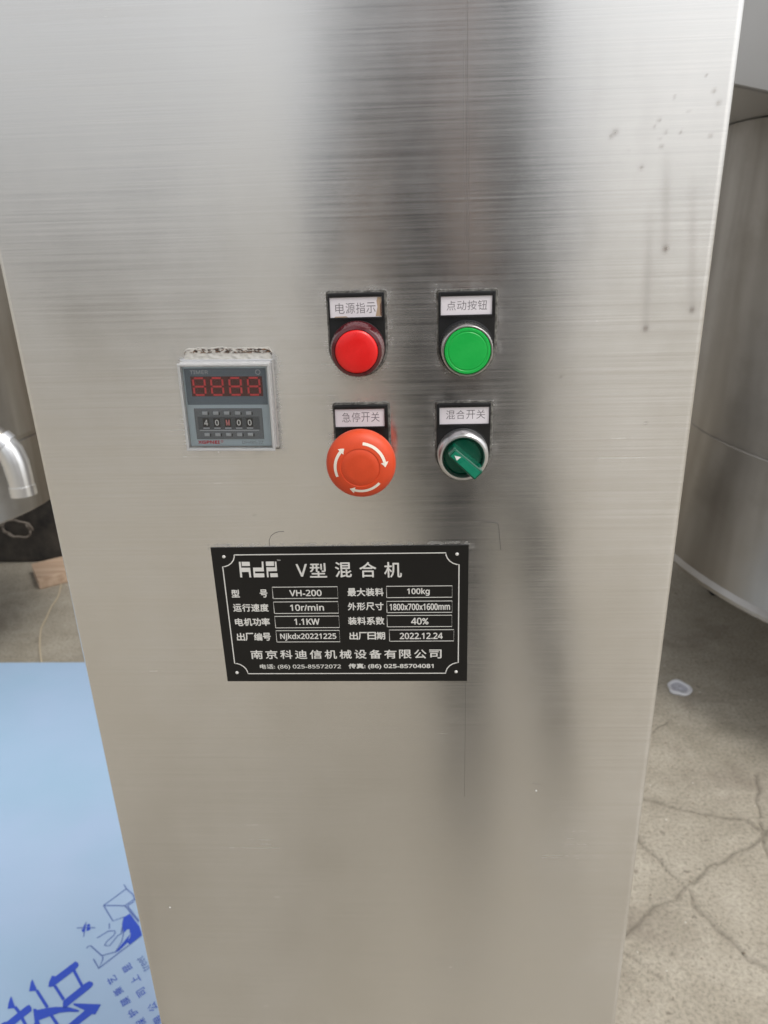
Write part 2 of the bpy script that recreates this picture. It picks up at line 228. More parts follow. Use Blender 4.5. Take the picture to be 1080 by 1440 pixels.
# ------------------------------------------------------------------ geometry helpers (millimetres; x right, y into the steel, z up; z = 0 at lens height)
WORLD = {}
def to_w(p): return Vector((p[0] / 1000, p[1] / 1000, CAMZ + p[2] / 1000))
class Geo:
    def __init__(s): s.v = []; s.f = []; s.m = []; s.uv = {}
    def add(s, v, f, mi=0, off=(0, 0, 0)):
        k = len(s.v); s.v += [(a[0] + off[0], a[1] + off[1], a[2] + off[2]) for a in v]
        s.f += [tuple(i + k for i in q) for q in f]; s.m += [mi] * len(f); return s
    def join(s, o, mi=None):
        k = len(s.v); s.v += o.v; s.f += [tuple(i + k for i in q) for q in o.f]; s.m += [mi if mi is not None else x for x in o.m]; return s
    def map(s, fn): s.v = [fn(p) for p in s.v]; return s
def build(name, g, mats, origin=(0, 0, 0), parent=None, smooth=False, uv=None, cols=None, **props):
    """g holds absolute mm coordinates; the object's origin is put at `origin`"""
    me = bpy.data.meshes.new(name)
    o3 = origin
    me.from_pydata([((a[0] - o3[0]) / 1000, (a[1] - o3[1]) / 1000, (a[2] - o3[2]) / 1000) for a in g.v], [], g.f)
    for x in (mats if isinstance(mats, (list, tuple)) else [mats]): me.materials.append(M[x])
    me.polygons.foreach_set('material_index', g.m)
    if smooth: me.polygons.foreach_set('use_smooth', [True] * len(g.f))
    if uv is not None:
        ul = me.uv_layers.new(name='uv'); buf = []
        for l in me.loops: buf += uv[l.vertex_index]
        ul.data.foreach_set('uv', buf)
    if cols:
        for cn, arr in cols.items():
            at = me.color_attributes.new(cn, 'FLOAT_COLOR', 'POINT'); at.data.foreach_set('color', [q for p in arr for q in (*p, 1.0)])
    me.validate(); me.update()
    if smooth:
        try: me.set_sharp_from_angle(angle=R(38))
        except Exception: pass
    ob = bpy.data.objects.new(name, me); col.objects.link(ob)
    W = to_w(o3); WORLD[ob.name] = W
    if parent is not None: ob.parent = parent; ob.location = W - WORLD[parent.name]
    else: ob.location = W
    for k, v in props.items(): ob[k] = v
    return ob
def empty(name, origin, **props):
    o = bpy.data.objects.new(name, None); col.objects.link(o); o.empty_display_size = 0.05
    WORLD[o.name] = to_w(origin); o.location = WORLD[o.name]
    for k, v in props.items(): o[k] = v
    return o
def boxg(x0, x1, y0, y1, z0, z1, mi=0, bev=0.0):
    """box with chamfered edges on the side that faces the viewer (y0)"""
    g = Geo(); b = bev
    if b <= 0:
        v = [(x, y, z) for y in (y0, y1) for z in (z0, z1) for x in (x0, x1)]
        return g.add(v, [(0, 1, 3, 2), (5, 4, 6, 7), (0, 4, 5, 1), (2, 3, 7, 6), (0, 2, 6, 4), (1, 5, 7, 3)], mi)
    rings = []
    for (d, y) in ((b, y0), (b * 0.3, y0 + b * 0.3), (0, y0 + b), (0, y1)):
        rings.append([(x0 + d, y, z0 + d), (x1 - d, y, z0 + d), (x1 - d, y, z1 - d), (x0 + d, y, z1 - d)])
    v = [p for r in rings for p in r]; f = [(0, 1, 2, 3)]
    for r in range(3):
        for i in range(4): a, c = r * 4 + i, r * 4 + (i + 1) % 4; f.append((a, a + 4, c + 4, c))
    f.append((15, 14, 13, 12)); return g.add(v, f, mi)
def prism(outline, y0, y1, mi=0, bev=0.0):
    """outline [(x,z)] anticlockwise seen from the viewer; front at y0"""
    g = Geo(); n = len(outline); cx = sum(p[0] for p in outline) / n; cz = sum(p[1] for p in outline) / n
    rings = [(1 - 0, y0)] if bev <= 0 else [(bev, y0), (bev * 0.3, y0 + bev * 0.3), (0, y0 + bev)]
    if bev <= 0: rings = [(0, y0)]
    rings.append((0, y1)); vs = []
    def inset(d):
        o = []
        for i in range(n):
            a, b, c = outline[i - 1], outline[i], outline[(i + 1) % n]
            e1 = Vector((b[0] - a[0], b[1] - a[1])); e2 = Vector((c[0] - b[0], c[1] - b[1]))
            e1 = e1.normalized() if e1.length > 1e-9 else e2.normalized(); e2 = e2.normalized() if e2.length > 1e-9 else e1
            nn = Vector((-e1.y - e2.y, e1.x + e2.x)); nn = nn.normalized() if nn.length > 1e-6 else Vector((0, 0))
            o.append((b[0] + nn.x * d, b[1] + nn.y * d))
        return o
    for d, y in rings: vs += [(p[0], y, p[1]) for p in inset(d)]
    f = [tuple(range(n))]
    for r in range(len(rings) - 1):
        for i in range(n): a, c = r * n + i, r * n + (i + 1) % n; f.append((a, a + n, c + n, c))
    f.append(tuple(reversed(range((len(rings) - 1) * n, len(rings) * n))))
    return g.add(vs, f, mi)
def lathe(profile, c=(0, 0), seg=64, mi=0, capmi=None):
    """profile [(radius, y)] from the outer back rim to the centre; axis along y through c=(x,z)"""
    g = Geo(); vs = []; f = []; k = len(profile)
    for r, y in profile:
        for i in range(seg): a = 2 * math.pi * i / seg; vs.append((c[0] + r * math.cos(a), y, c[1] + r * math.sin(a)))
    for j in range(k - 1):
        for i in range(seg):
            n = (i + 1) % seg; f.append((j * seg + i, j * seg + n, (j + 1) * seg + n, (j + 1) * seg + i))
    g.add(vs, f, mi)
    if profile[-1][0] > 1e-4: g.f.append(tuple((k - 1) * seg + i for i in range(seg))); g.m.append(mi if capmi is None else capmi)
    return g
def tube(pts, r, seg=10, mi=0, closed=False):
    g = Geo(); P_ = [Vector(p) for p in pts]; n = len(P_); vs = []; f = []
    up = None
    for i, p in enumerate(P_):
        t = (P_[min(i + 1, n - 1)] - P_[max(i - 1, 0)]).normalized()
        if up is None: up = t.orthogonal().normalized()
        up = (up - t * up.dot(t)).normalized(); s = t.cross(up); rr = r[i] if isinstance(r, (list, tuple)) else r
        for k in range(seg): a = 2 * math.pi * k / seg; vs.append(tuple(p + (up * math.cos(a) + s * math.sin(a)) * rr))
    for i in range(n - 1):
        for k in range(seg): a, b = i * seg + k, i * seg + (k + 1) % seg; f.append((a, b, b + seg, a + seg))
    f += [tuple(reversed(range(seg))), tuple(range((n - 1) * seg, n * seg))]
    return g.add(vs, f, mi)
def strip(pts, w, y, mi=0, plane='xz', t=0.12):
    """thin raised line of width w along pts (2-D) lying at depth y"""
    g = Geo(); n = len(pts); L = []; Q = []
    for i in range(n):
        a = Vector(pts[max(i - 1, 0)]); b = Vector(pts[min(i + 1, n - 1)]); d = (b - a).normalized(); nn = Vector((-d.y, d.x)) * w / 2
        p = Vector(pts[i]); L.append(p + nn); Q.append(p - nn)
    for a in (y, y + t):
        g.v += [((p.x, a, p.y) if plane == 'xz' else (p.x, p.y, a)) for p in L] + [((p.x, a, p.y) if plane == 'xz' else (p.x, p.y, a)) for p in Q]
    for i in range(n - 1):
        g.f += [(i, n + i, n + i + 1, i + 1), (i, i + 1, 2 * n + i + 1, 2 * n + i), (n + i, 3 * n + i, 3 * n + i + 1, n + i + 1)]; g.m += [mi] * 3
    return g
_tc = {}
def text_raw(s, off=0.0):
    if (s, off) in _tc: return _tc[(s, off)]
    c = bpy.data.curves.new('lettering', 'FONT'); c.body = s; c.offset = off; c.resolution_u = 3
    o = bpy.data.objects.new('lettering', c); col.objects.link(o); bpy.context.view_layer.update()
    me = bpy.data.meshes.new_from_object(o.evaluated_get(bpy.context.evaluated_depsgraph_get()))
    v = [tuple(p.co) for p in me.vertices]; f = [tuple(p.vertices) for p in me.polygons]
    bpy.data.objects.remove(o); bpy.data.curves.remove(c); bpy.data.meshes.remove(me)
    x0, x1 = min(p[0] for p in v), max(p[0] for p in v); z0, z1 = min(p[1] for p in v), max(p[1] for p in v)
    _tc[(s, off)] = ([((p[0] - x0) / (x1 - x0), (p[1] - z0) / (z1 - z0)) for p in v], f); return _tc[(s, off)]
def sansify(s):
    o = ''
    for c in s:
        if 'A' <= c <= 'Z': o += chr(0x1D5A0 + ord(c) - 65)
        elif 'a' <= c <= 'z': o += chr(0x1D5BA + ord(c) - 97)
        elif '0' <= c <= '9': o += chr(0x1D7E2 + ord(c) - 48)
        else: o += c
    return o
def text(s, box, y, mi=0, off=0.0, spaced=None, bold=0.0):
    """flat print: the string fitted into box = x0,x1,z0,z1 at depth y"""
    g = Geo(); x0, x1, z0, z1 = box
    if bold:        # heavier strokes: the same outline laid a hair apart
        x0 += bold; x1 -= bold; z0 += bold; z1 -= bold
        for k, (dx, dz) in enumerate(((-bold, 0), (bold, 0), (0, bold), (0, -bold))): g.join(text(s, (x0 + dx, x1 + dx, z0 + dz, z1 + dz), y - .015 * k, mi, off, spaced))
        return g
    if spaced:      # every character in its own cell, `spaced` = cell fill
        n = len(s); cw = (x1 - x0) / (n - 1 + spaced)
        for i, ch in enumerate(s):
            if ch != ' ': g.join(text(ch, (x0 + i * cw, x0 + i * cw + cw * spaced, z0, z1), y, mi, off))
        return g
    v, f = text_raw(sansify(s), off)
    return g.add([(x0 + a * (x1 - x0), y, z0 + b * (z1 - z0)) for a, b in v], f, mi)
def arc(cx, cz, r, a0, a1, n): return [(cx + r * math.cos(R(a0 + (a1 - a0) * i / n)), cz + r * math.sin(R(a0 + (a1 - a0) * i / n))) for i in range(n + 1)]

# ------------------------------------------------------------------ the floor (one sheet, dense where cracks show)
def axis(lo, hi, d0, d1, step, coarse):
    a = []; x = lo
    while x < d0 - 1e-6: a.append(x); x += coarse
    x = d0
    while x < d1 - 1e-6: a.append(x); x += step
    x = d1
    while x < hi: a.append(x); x += coarse
    return a + [hi]
def seg_dist(p, a, b):
    ax, ay = a; bx, by = b; dx, dy = bx - ax, by - ay; t = max(0, min(1, ((p[0] - ax) * dx + (p[1] - ay) * dy) / (dx * dx + dy * dy + 1e-9)))
    return math.hypot(p[0] - ax - t * dx, p[1] - ay - t * dy)
xs = axis(-60000, 60000, 300, 1150, 4.5, 3000); ys = axis(-60000, 60000, 420, 1500, 4.5, 3000)
segs = []
for l in D['cracks'][:6]:
    wd = 4.6 if len(l) > 4 else 3.2
    fine = []
    for i in range(len(l) - 1):
        a, b = Vector(l[i]), Vector(l[i + 1]); n = max(2, int((b - a).length / 14))
        for k in range(n):
            q = a.lerp(b, k / n); o = noise.noise_vector(Vector((q.x * 0.03, q.y * 0.03, 3))) * 11; fine.append((q.x + o.x, q.y + o.y))
    fine.append(tuple(l[-1]))
    for i in range(len(fine) - 1): segs.append((fine[i], fine[i + 1], wd))
cell = {}
for s_ in segs:
    for cx in range(int((min(s_[0][0], s_[1][0]) - 25) // 40), int((max(s_[0][0], s_[1][0]) + 25) // 40) + 1):
        for cy in range(int((min(s_[0][1], s_[1][1]) - 25) // 40), int((max(s_[0][1], s_[1][1]) + 25) // 40) + 1): cell.setdefault((cx, cy), []).append(s_)
g = Geo(); ck = []
for y in ys:
    for x in xs:
        dz = 0; c = 0; L = cell.get((int(x // 40), int(y // 40)))
        if L and 300 <= x <= 1150 and 420 <= y <= 1500:
            nz = 0.75 + 1.0 * noise.noise(Vector((x * 0.022, y * 0.022, 0)))
            d, wd = min((seg_dist((x, y), s_[0], s_[1]), s_[2]) for s_ in L)
            wd *= max(0.35, nz); c = math.exp(-(d / wd) ** 2) * 0.40 + math.exp(-(d / (3.2 * wd)) ** 2) * 0.08; dz = -3.0 * math.exp(-(d / wd) ** 2)
        g.v.append((x, y, -1350 + dz)); ck.append((c, c, c))
nx = len(xs)
for j in range(len(ys) - 1):
    for i in range(nx - 1): a = j * nx + i; g.f.append((a, a + 1, a + nx + 1, a + nx))
g.m = [0] * len(g.f)
build('floor', g, 'floor', (0, 0, -1350), smooth=True, cols={'crack': ck}, kind='structure')

# ------------------------------------------------------------------ control cabinet
XL, XR, ZT, ZB, DEPTH, RB = -213.6, 145.0, 190.0, -1270.0, 300.0, 3.5
cab = empty('control_cabinet', (-34, 150, -1350), label='tall brushed stainless steel control cabinet carrying buttons, timer and black nameplate', category='control cabinet')
prof = [(XL, DEPTH, 0), (XL, DEPTH / 2, 0), (XL, RB, 0)]
for k in range(1, 6): a = R(180 + 90 * k / 6); prof.append((XL + RB + RB * math.cos(a), RB + RB * math.sin(a), 0))
fx = axis(XL + RB, XR - RB, -134, 141, 1.1, 12)
prof += [(x, 0, 1) for x in fx]
for k in range(1, 6): a = R(270 + 90 * k / 6); prof.append((XR - RB + RB * math.cos(a), RB + RB * math.sin(a), 0))
prof += [(XR, RB, 0), (XR, DEPTH / 2, 0), (XR, DEPTH, 0)]
zs = axis(ZB, ZT, -200, 52, 1.1, 16)
us = [0.0]
for i in range(1, len(prof)): us.append(us[-1] + math.hypot(prof[i][0] - prof[i - 1][0], prof[i][1] - prof[i - 1][1]))
HOLD = [(-31.6, -74.2, -46.6), (24.4, -75.2, -47.3), (-31.5, -132.3, -104.7), (23.3, -132.1, -104.8)]   # button centre x, z and top of the legend holder
HW = 14.4
def hold_dist(x, z, h):
    cx, cz, zt = h
    if z > cz: return max(abs(x - cx) - HW, z - zt)
    return math.hypot(x - cx, z - cz) - HW
DRIPS = [((116.2, 18), (121.0, -29.8), 1.5), ((129.4, 9), (137.3, -59.4), 1.5), ((111.3, -5), (115.2, -68.1), 1.6)]
SPECKS = [(92.3, 22.3, 1.3), (90.6, 20.6, .9), (135.3, 37.8, 1.0), (138.0, 32.8, 1.1), (112, 26.7, .8), (115.4, 21.6, .7), (122.3, 21.4, .7), (114.1, 15.7, .9), (136.1, 19.4, .9), (105.8, 6.8, 1.0), (120.2, -117.9, .8),
          (110, 24, .6), (113, 19, .5), (125, 30, .5), (118, 36, .6), (131, 44, .5), (99, 14, .4), (74, -92, .6), (60, -150, .5), (-95, -168, .5)]
def panel_dirt(x, z):
    gr = dr = li = 0.0
    if -60 < x < 60 and -165 < z < -35:
        d = min(hold_dist(x, z, h) for h in HOLD)
        if d < 12:
            nz = 0.5 + 0.9 * noise.noise(Vector((x * .16, z * .16, 1))) + 0.4 * noise.noise(Vector((x * .6, z * .6, 5)))
            gr = max(0, nz) * (0.42 * math.exp(-(max(d, 0) / 1.1) ** 2) + 0.15 * math.exp(-(max(d, 0) / 6) ** 2))
        for h in HOLD:      # dried glue outline left a few millimetres out
            dd = abs(hold_dist(x, z, h) - 3.3 - 1.0 * noise.noise(Vector((x * .07, z * .07, h[0]))))
            if dd < 1.6 and noise.noise(Vector((x * .09, z * .12, 9 + h[1]))) > -0.05: li = max(li, 0.10 * math.exp(-(dd / 0.7) ** 2))
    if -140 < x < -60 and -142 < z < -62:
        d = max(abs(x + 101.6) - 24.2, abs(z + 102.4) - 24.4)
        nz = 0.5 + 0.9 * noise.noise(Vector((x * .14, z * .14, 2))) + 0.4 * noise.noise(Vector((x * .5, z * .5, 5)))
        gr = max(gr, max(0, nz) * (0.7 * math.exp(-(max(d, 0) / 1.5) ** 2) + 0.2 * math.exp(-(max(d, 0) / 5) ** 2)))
    if x > 80 and z > -80:
        for a, b, wd in DRIPS:
            d = seg_dist((x, z), a, b); t = (a[1] - z) / (a[1] - b[1]); t = max(0, min(1, t))
            dr += 0.19 * min(1, t * 2.2) * math.exp(-(d / 2.3) ** 2)
            d2 = math.hypot(x - b[0], (z - b[1]) * 0.8); dr += 0.6 * math.exp(-(d2 / 1.25) ** 2)
        dr += 0.05 * max(0, noise.noise(Vector((x * .09, z * .05, 7)))) * (1 if z > -60 else 0)
    for sx, sz, r_ in SPECKS:
        if abs(x - sx) < 4 and abs(z - sz) < 4: dr += 0.42 * math.exp(-((math.hypot(x - sx, z - sz)) / r_) ** 2)
    if -198 < z < -184 and -125 < x < 30 and abs(z + 188.0) < 2.2: gr = max(gr, 0.5 * max(0, 0.1 + noise.noise(Vector((x * .25, z * .8, 4)))) * 1.6)
    return (min(gr, .92), min(dr, .8), min(li, .6))
g = Geo(); uv = []; cl = []; nu = len(prof)
for z in zs:
    for i, (x, y, fr) in enumerate(prof):
        g.v.append((x, y, z)); uv.append((us[i] / 1000, z / 1000))
        cl.append(panel_dirt(x, z) if fr and -200 <= z <= 52 else (0, 0, 0))
for j in range(len(zs) - 1):
    for i in range(nu - 1): a = j * nu + i; g.f.append((a, a + 1, a + nu + 1, a + nu))
g.m = [0] * len(g.f)
shell = build('front_panel', g, 'steel', (0, 0, 0), cab, smooth=True, uv=uv, cols={'dirt': cl})
def uvbox(name, x0, x1, y0, y1, z0, z1, mt, parent=None, origin=None, rot=None, uvs=None, **pr):
    g = boxg(x0, x1, y0, y1, z0, z1, bev=4)
    if rot: g.map(rot)
    uv_ = [((p[0] + p[1] * .7) / 1000, p[2] / 1000 + p[1] / 3000) for p in g.v]
    return build(name, g, mt, origin or ((x0 + x1) / 2, (y0 + y1) / 2, z0), parent, uv=uv_, **pr)
uvbox('top_cover', XL - 1.5, XR + 1.5, -1.5, DEPTH + 2, ZT + .5, ZT + 22, 'tank', cab)
uvbox('back_panel', XL + 1, XR - 1, DEPTH - 3, DEPTH + 1, ZB, ZT, 'tank', cab)
uvbox('plinth', XL + 12, XR - 12, 14, DEPTH - 12, -1350, ZB + 2, 'blackframe', cab)
# hair-line scratches and pencil marks on the steel
for nm, pts, wd, mt in [('scratch', [(23.2, 110), (23.2, 77), (24.2, 20), (25.1, -40.7)], .2, 'scratch'), ('scratch', [(26.4, -283), (26.4, -330), (26.5, -373.4)], .16, 'scratch'), ('scratch', [(22.2, 60), (23.0, 10), (23.7, -25)], .12, 'scratch'),
                        ('pencil_mark', [(-79, -178.6), (-82, -178.7), (-84.6, -179.6), (-86.6, -181.2), (-88, -184), (-88.2, -187.6)], .3, 'pen'),
                        ('pencil_mark', [(29, -174.0), (34, -174.1), (40.5, -174.4), (42.8, -174.9), (43.8, -176.6), (44.3, -182), (45.4, -191.7)], .36, 'pen'),
                        ('scratch', [(71, -362), (76, -363)], .12, 'scratch')]:
    build(nm, strip(pts, wd, -0.10, t=0.1), mt, (pts[0][0], 0, pts[0][1]), cab)
for x, z in [(73.7, -368.3), (-187.4, -479.0)]:
    build('white_speck', lathe([(0.55, -.02), (0.45, -.18), (0.2, -.25)], (x, z), 10), 'white', (x, 0, z), cab)
for x, z, r_ in [(-45, -20, .5)]: pass

# ---- legend holders with their buttons
def holder_outline(cx, cz, zt, w, grow=0.0, cr=1.0):
    w += grow; r = w; o = arc(cx, cz, r, 180, 360, 24)
    o += [(cx + w, zt + grow - cr)] + arc(cx + w - cr, zt + grow - cr, cr, 0, 90, 3)[1:] + arc(cx - w + cr, zt + grow - cr, cr, 90, 180, 3)
    return o
def smart_card(k, txt, dirty=False):
    x0, x1, z0, z1 = D['cbox'][k]; g = prism([(x0, z0), (x1, z0), (x1, z1), (x0, z1)], -1.75, -1.2)
    bx = D['cards'][k][1]; g.join(text(txt, bx, -1.80, 1, -0.004, spaced=0.88))
    if dirty:
        g.add([(x1 - 3.3, -1.79, z0 + .3), (x1 - .15, -1.79, z0 + .1), (x1 - .1, -1.79, z1 - .2), (x1 - 2.0, -1.79, z1 - .15), (x1 - 2.6, -1.79, z1 - 2), (x1 - 2.2, -1.79, z1 - 5)], [(0, 1, 2, 3, 4, 5)], 2)
        g.add([(x1 - .9, -1.81, z0 + 1), (x1 - .1, -1.81, z0 + .2), (x1 - .1, -1.81, z1 - 2), (x1 - .8, -1.81, z1 - 4)], [(0, 1, 2, 3)], 3)
        g.add([(x0 + 2, -1.79, z0 + .05), (x0 + 9, -1.79, z0 + .05), (x0 + 8, -1.79, z0 + .6), (x0 + 2.5, -1.79, z0 + .5)], [(0, 1, 2, 3)], 2)
    return g
M['cardstain'] = mat('stained_card', (0.42, 0.30, 0.20), 0.6); M['carddark'] = mat('brown_stain', (0.14, 0.06, 0.035), 0.6)
def holder(k, name, label):
    cx, cz, zt = HOLD[k]; x0, x1, z0, z1 = D['cbox'][k]
    # plate with a raised frame around the legend window
    g = prism(holder_outline(cx, cz, zt, HW), -1.3, 0.0, 0, 0.35)
    fr = [(cx - HW + .05, z0 - 1.0), (cx + HW - .05, z0 - 1.0), (cx + HW - .05, zt - .1), (cx - HW + .05, zt - .1)]
    g.join(boxg(fr[0][0], x0 - .05, -2.5, -1.25, z0 - 1.0, zt - .1, 0, .2)); g.join(boxg(x1 + .05, fr[1][0], -2.5, -1.25, z0 - 1.0, zt - .1, 0, .2))
    g.join(boxg(x0 - .05, x1 + .05, -2.48, -1.25, z1 + .05, zt - .13, 0, .2)); g.join(boxg(x0 - .05, x1 + .05, -2.48, -1.25, z0 - 1.0, z0 - .05, 0, .2))
    g.join(lathe([(14.0, -1.2), (14.0, -2.0), (13.4, -2.3), (12, -2.3)], (cx, cz), 64))
    h = build(name, g, 'black', (cx, 0, cz), cab, smooth=True, label=label)
    build('gasket', prism(holder_outline(cx + .15, cz, zt, HW, 1.15, 1.6), -0.42, 0.0, 0, 0.15), 'gasket', (cx, 0, cz), h)
    build('legend_card', smart_card(k, D['cards'][k][0], k == 0), ['card', 'ink', 'cardstain', 'carddark'], ((x0 + x1) / 2, -1.5, (z0 + z1) / 2), h)
    return h, cx, cz
# red pilot lamp
h, cx, cz = holder(0, 'indicator_lamp', 'red indicator lamp in a black holder with a stained white legend card')
rib = []
g = Geo(); seg = 96
pr = [(13.9, -2.0), (13.9, -6.5), (13.5, -7.2), (13.3, -11.0), (12.7, -12.0), (11.2, -12.4), (10.9, -11.6)]
g = lathe(pr, (cx, cz), seg)
for j in range(len(g.v)):        # knurled side
    r_i = j // seg
    if 1 <= r_i <= 3 and j % 2 == 0: x, y, z = g.v[j]; g.v[j] = (cx + (x - cx) * .975, y, cz + (z - cz) * .975)
build('bezel', g, 'darkred', (cx, -2, cz), h, smooth=True)
build('lens', lathe([(10.85, -11.0), (10.85, -12.6), (10.5, -13.2), (9.5, -13.6), (6, -13.95), (2.5, -14.05), (0.01, -14.1)], (cx, cz), 64), 'red', (cx, -11, cz), h, smooth=True)
# green push button
h, cx, cz = holder(1, 'push_button', 'flat light green push button with a silver ring')
g = lathe([(13.0, -2.0), (13.2, -2.6), (13.2, -8.6), (12.8, -9.6), (12.9, -11.4), (12.5, -12.1), (12.0, -12.1), (11.75, -11.5), (11.75, -9)], (cx, cz), 96)
for j in range(len(g.v)):
    if (j // 96) in (1, 2) and j % 2 == 0: x, y, z = g.v[j]; g.v[j] = (cx + (x - cx) * .98, y, cz + (z - cz) * .98)
build('bezel', g, 'chrome', (cx, -2, cz), h, smooth=True)
build('button_cap', lathe([(11.6, -9), (11.6, -11.9), (11.3, -12.3), (10.2, -12.35), (9.9, -12.1), (9.6, -12.1), (9.3, -12.35), (4, -12.4), (0.01, -12.4)], (cx, cz), 72), 'green', (cx, -9, cz), h, smooth=True)
# emergency stop
h, cx, cz = holder(2, 'emergency_stop_button', 'large orange red mushroom emergency stop with three cream turning arrows')
EX, EZ = -31.4, -132.2
build('stem', lathe([(13.2, -1.5), (13.2, -6), (11.0, -6.6), (10.4, -12)], (EX, EZ), 48), 'darkred', (EX, -2, EZ), h, smooth=True)
build('mushroom_head', lathe([(10.6, -10.5), (15.5, -11.2), (17.4, -12.6), (18.3, -14.6), (18.45, -17), (18.2, -19), (17.4, -20.8), (15.8, -22.4), (13.2, -23.6), (10.8, -24.1), (10.45, -24.15), (10.25, -23.85), (10.0, -23.85), (9.5, -24.2), (6.5, -24.6), (0.01, -24.8)], (EX, EZ), 96), 'orange', (EX, -12, EZ), h, smooth=True)
def dome_y(r_):      # depth of the mushroom surface at a radius
    P_ = [(10.8, -24.1), (13.2, -23.6), (15.8, -22.4), (17.4, -20.8)]
    for (a, ya), (b, yb) in zip(P_, P_[1:]):
        if r_ <= b: return ya + (yb - ya) * max(0, (r_ - a)) / (b - a)
    return -20.8
for a0, a1 in ((82, 0), (202, 127), (318, 243)):   # clockwise arrows, degrees
    g = Geo(); n = 14; rm = 13.1; da = -13 if a1 < a0 else 13
    body = [a0 + (a1 - da * .9 - a0) * i / n for i in range(n + 1)]
    for a in body:
        for r_ in (rm - .75, rm + .75): g.v.append((EX + r_ * math.cos(R(a)), dome_y(r_) - .12, EZ + r_ * math.sin(R(a))))
    for i in range(n): g.f.append((2 * i, 2 * i + 1, 2 * i + 3, 2 * i + 2)); g.m.append(0)
    k = len(g.v); e = body[-1]
    for a in (e, (e + a1) / 2, a1):
        t = (a - e) / (a1 - e); hw = 1.9 * (1 - t) + .05
        for r_ in (rm - hw, rm, rm + hw): g.v.append((EX + r_ * math.cos(R(a)), dome_y(r_) - .13, EZ + r_ * math.sin(R(a))))
    for i in (0, 1):
        for q in (0, 1): b = k + 3 * i + q; g.f.append((b, b + 1, b + 4, b + 3)); g.m.append(0)
    build('arrow', g, 'arrow', (EX, -23, EZ), h)
# selector switch
h, cx, cz = holder(3, 'selector_switch', 'dark green rotary selector switch with a silver ring')
cx, cz = 22.9, -132.0
build('bezel', lathe([(13.6, -2.0), (13.7, -2.6), (13.5, -8.0), (13.1, -10.0), (12.3, -11.1), (11.4, -11.2), (10.9, -10.6), (10.7, -7)], (cx, cz), 80), 'alu', (cx, -2, cz), h, smooth=True)
build('dial', lathe([(10.68, -6.5), (10.6, -8.0), (10.2, -8.4), (9.9, -7.6), (9.5, -7.6), (9.3, -8.6), (5, -8.8), (0.01, -8.8)], (cx, cz), 64), 'dkgreen', (cx, -7, cz), h, smooth=True)
ang = R(-43)
def handle_map(p): x, y, z = p; return (cx + x * math.cos(ang) - z * math.sin(ang), y, cz + x * math.sin(ang) + z * math.cos(ang))
o_ = [(-8.6, -2.7), (9.9, -3.3), (10.6, -2.6), (10.6, 2.6), (9.9, 3.3), (-8.6, 2.7), (-9.3, 2.0), (-9.3, -2.0)]
g = prism(o_, -20.5, -8.7, 0, 0.7).map(handle_map)
build('handle', g, 'dkgreen', (cx, -9, cz), h)
o2 = [(-8.1, -1.9), (9.6, -2.3), (9.6, 2.3), (-8.1, 1.9)]
build('grip_insert', prism(o2, -20.75, -20.3, 0, 0.1).map(handle_map), 'ltgreen', (cx, -20, cz), h)
build('pointer_mark', Geo().add([(-6.9, -20.9, 1.0 - 1.2), (-4.2, -20.9, -1.7 + .3), (-3.8, -20.9, 1.6)], [(0, 1, 2)]).map(handle_map), 'white', (cx - 5, -21, cz + 5), h)

# ---- timer
tm = D['tim']; TX, TZ = -101.8, -102.6
def tilt(p): x, y, z = p; a = R(-0.9); dx, dz = x - TX, z - TZ; return (TX + dx * math.cos(a) - dz * math.sin(a), y, TZ + dx * math.sin(a) + dz * math.cos(a))
X0, X1, Z0, Z1 = -124.6, -79.2, -125.2, -81.4    # face of the timer itself
FY = -5.0
g = boxg(X0, X1, FY, 0, Z0, Z1, 0, .5)
timer = build('timer', g.map(tilt), 'face', (TX, 0, TZ), cab, label='small square digital timer in a clear cover with dried sealant along its top')
fx0, fx1 = -123.6, -80.6
def tb(name, g, mt, y=FY, **k): return build(name, g.map(tilt), mt, (TX, y, TZ), timer, **k)
tb('upper_face', boxg(fx0, fx1, FY - .35, FY + .1, -102.0, -82.6, 0, .1), 'slate')
tx = Geo().join(text('TIMER', (-120.6, -110.8, -85.5, -83.5), FY - .40, 0, 0.0, bold=.07))
tb('face_print', tx, 'key')
tb('logo', strip(arc(-84.6, -84.6, 1.2, 20, 380, 20), .4, FY - .42, 0, t=.03), 'key')
g = boxg(-120.6, -82.6, FY - .55, FY - .3, -97.4, -86.8, 0, .1)
for k, (a, b, c_, d_) in enumerate(((-119.4, -113.0, -96.6, -87.6), (-109.9, -103.5, -96.6, -87.6), (-100.2, -93.8, -96.6, -87.6), (-90.4, -84.0, -96.6, -87.6))):
    mz = (c_ + d_) / 2; wd = 1.0
    for p_, q_ in (((a + .8, d_), (b - .8, d_)), ((a + .8, mz), (b - .8, mz)), ((a + .8, c_), (b - .8, c_)), ((a + .2, d_ - .7), (a + .2, mz + .5)), ((b - .2, d_ - .7), (b - .2, mz + .5)), ((a + .2, mz - .5), (a + .2, c_ + .7)), ((b - .2, mz - .5), (b - .2, c_ + .7))):
        g.join(strip([p_, q_], wd, FY - .62, 1, t=.06))
tb('display', g, ['display', 'segment'])
g = boxg(-120.6, -84.0, FY - .9, FY, -121.0, -104.0, 0, .4)
g.join(boxg(-119.0, -85.6, FY - .95, FY - .8, -115.6, -108.4, 1, .05)); g.join(boxg(-118.4, -86.2, FY - 1.05, FY - .8, -116.2, -115.7, 2, .05))
tb('thumbwheel_block', g, ['block', 'groove', 'key'])
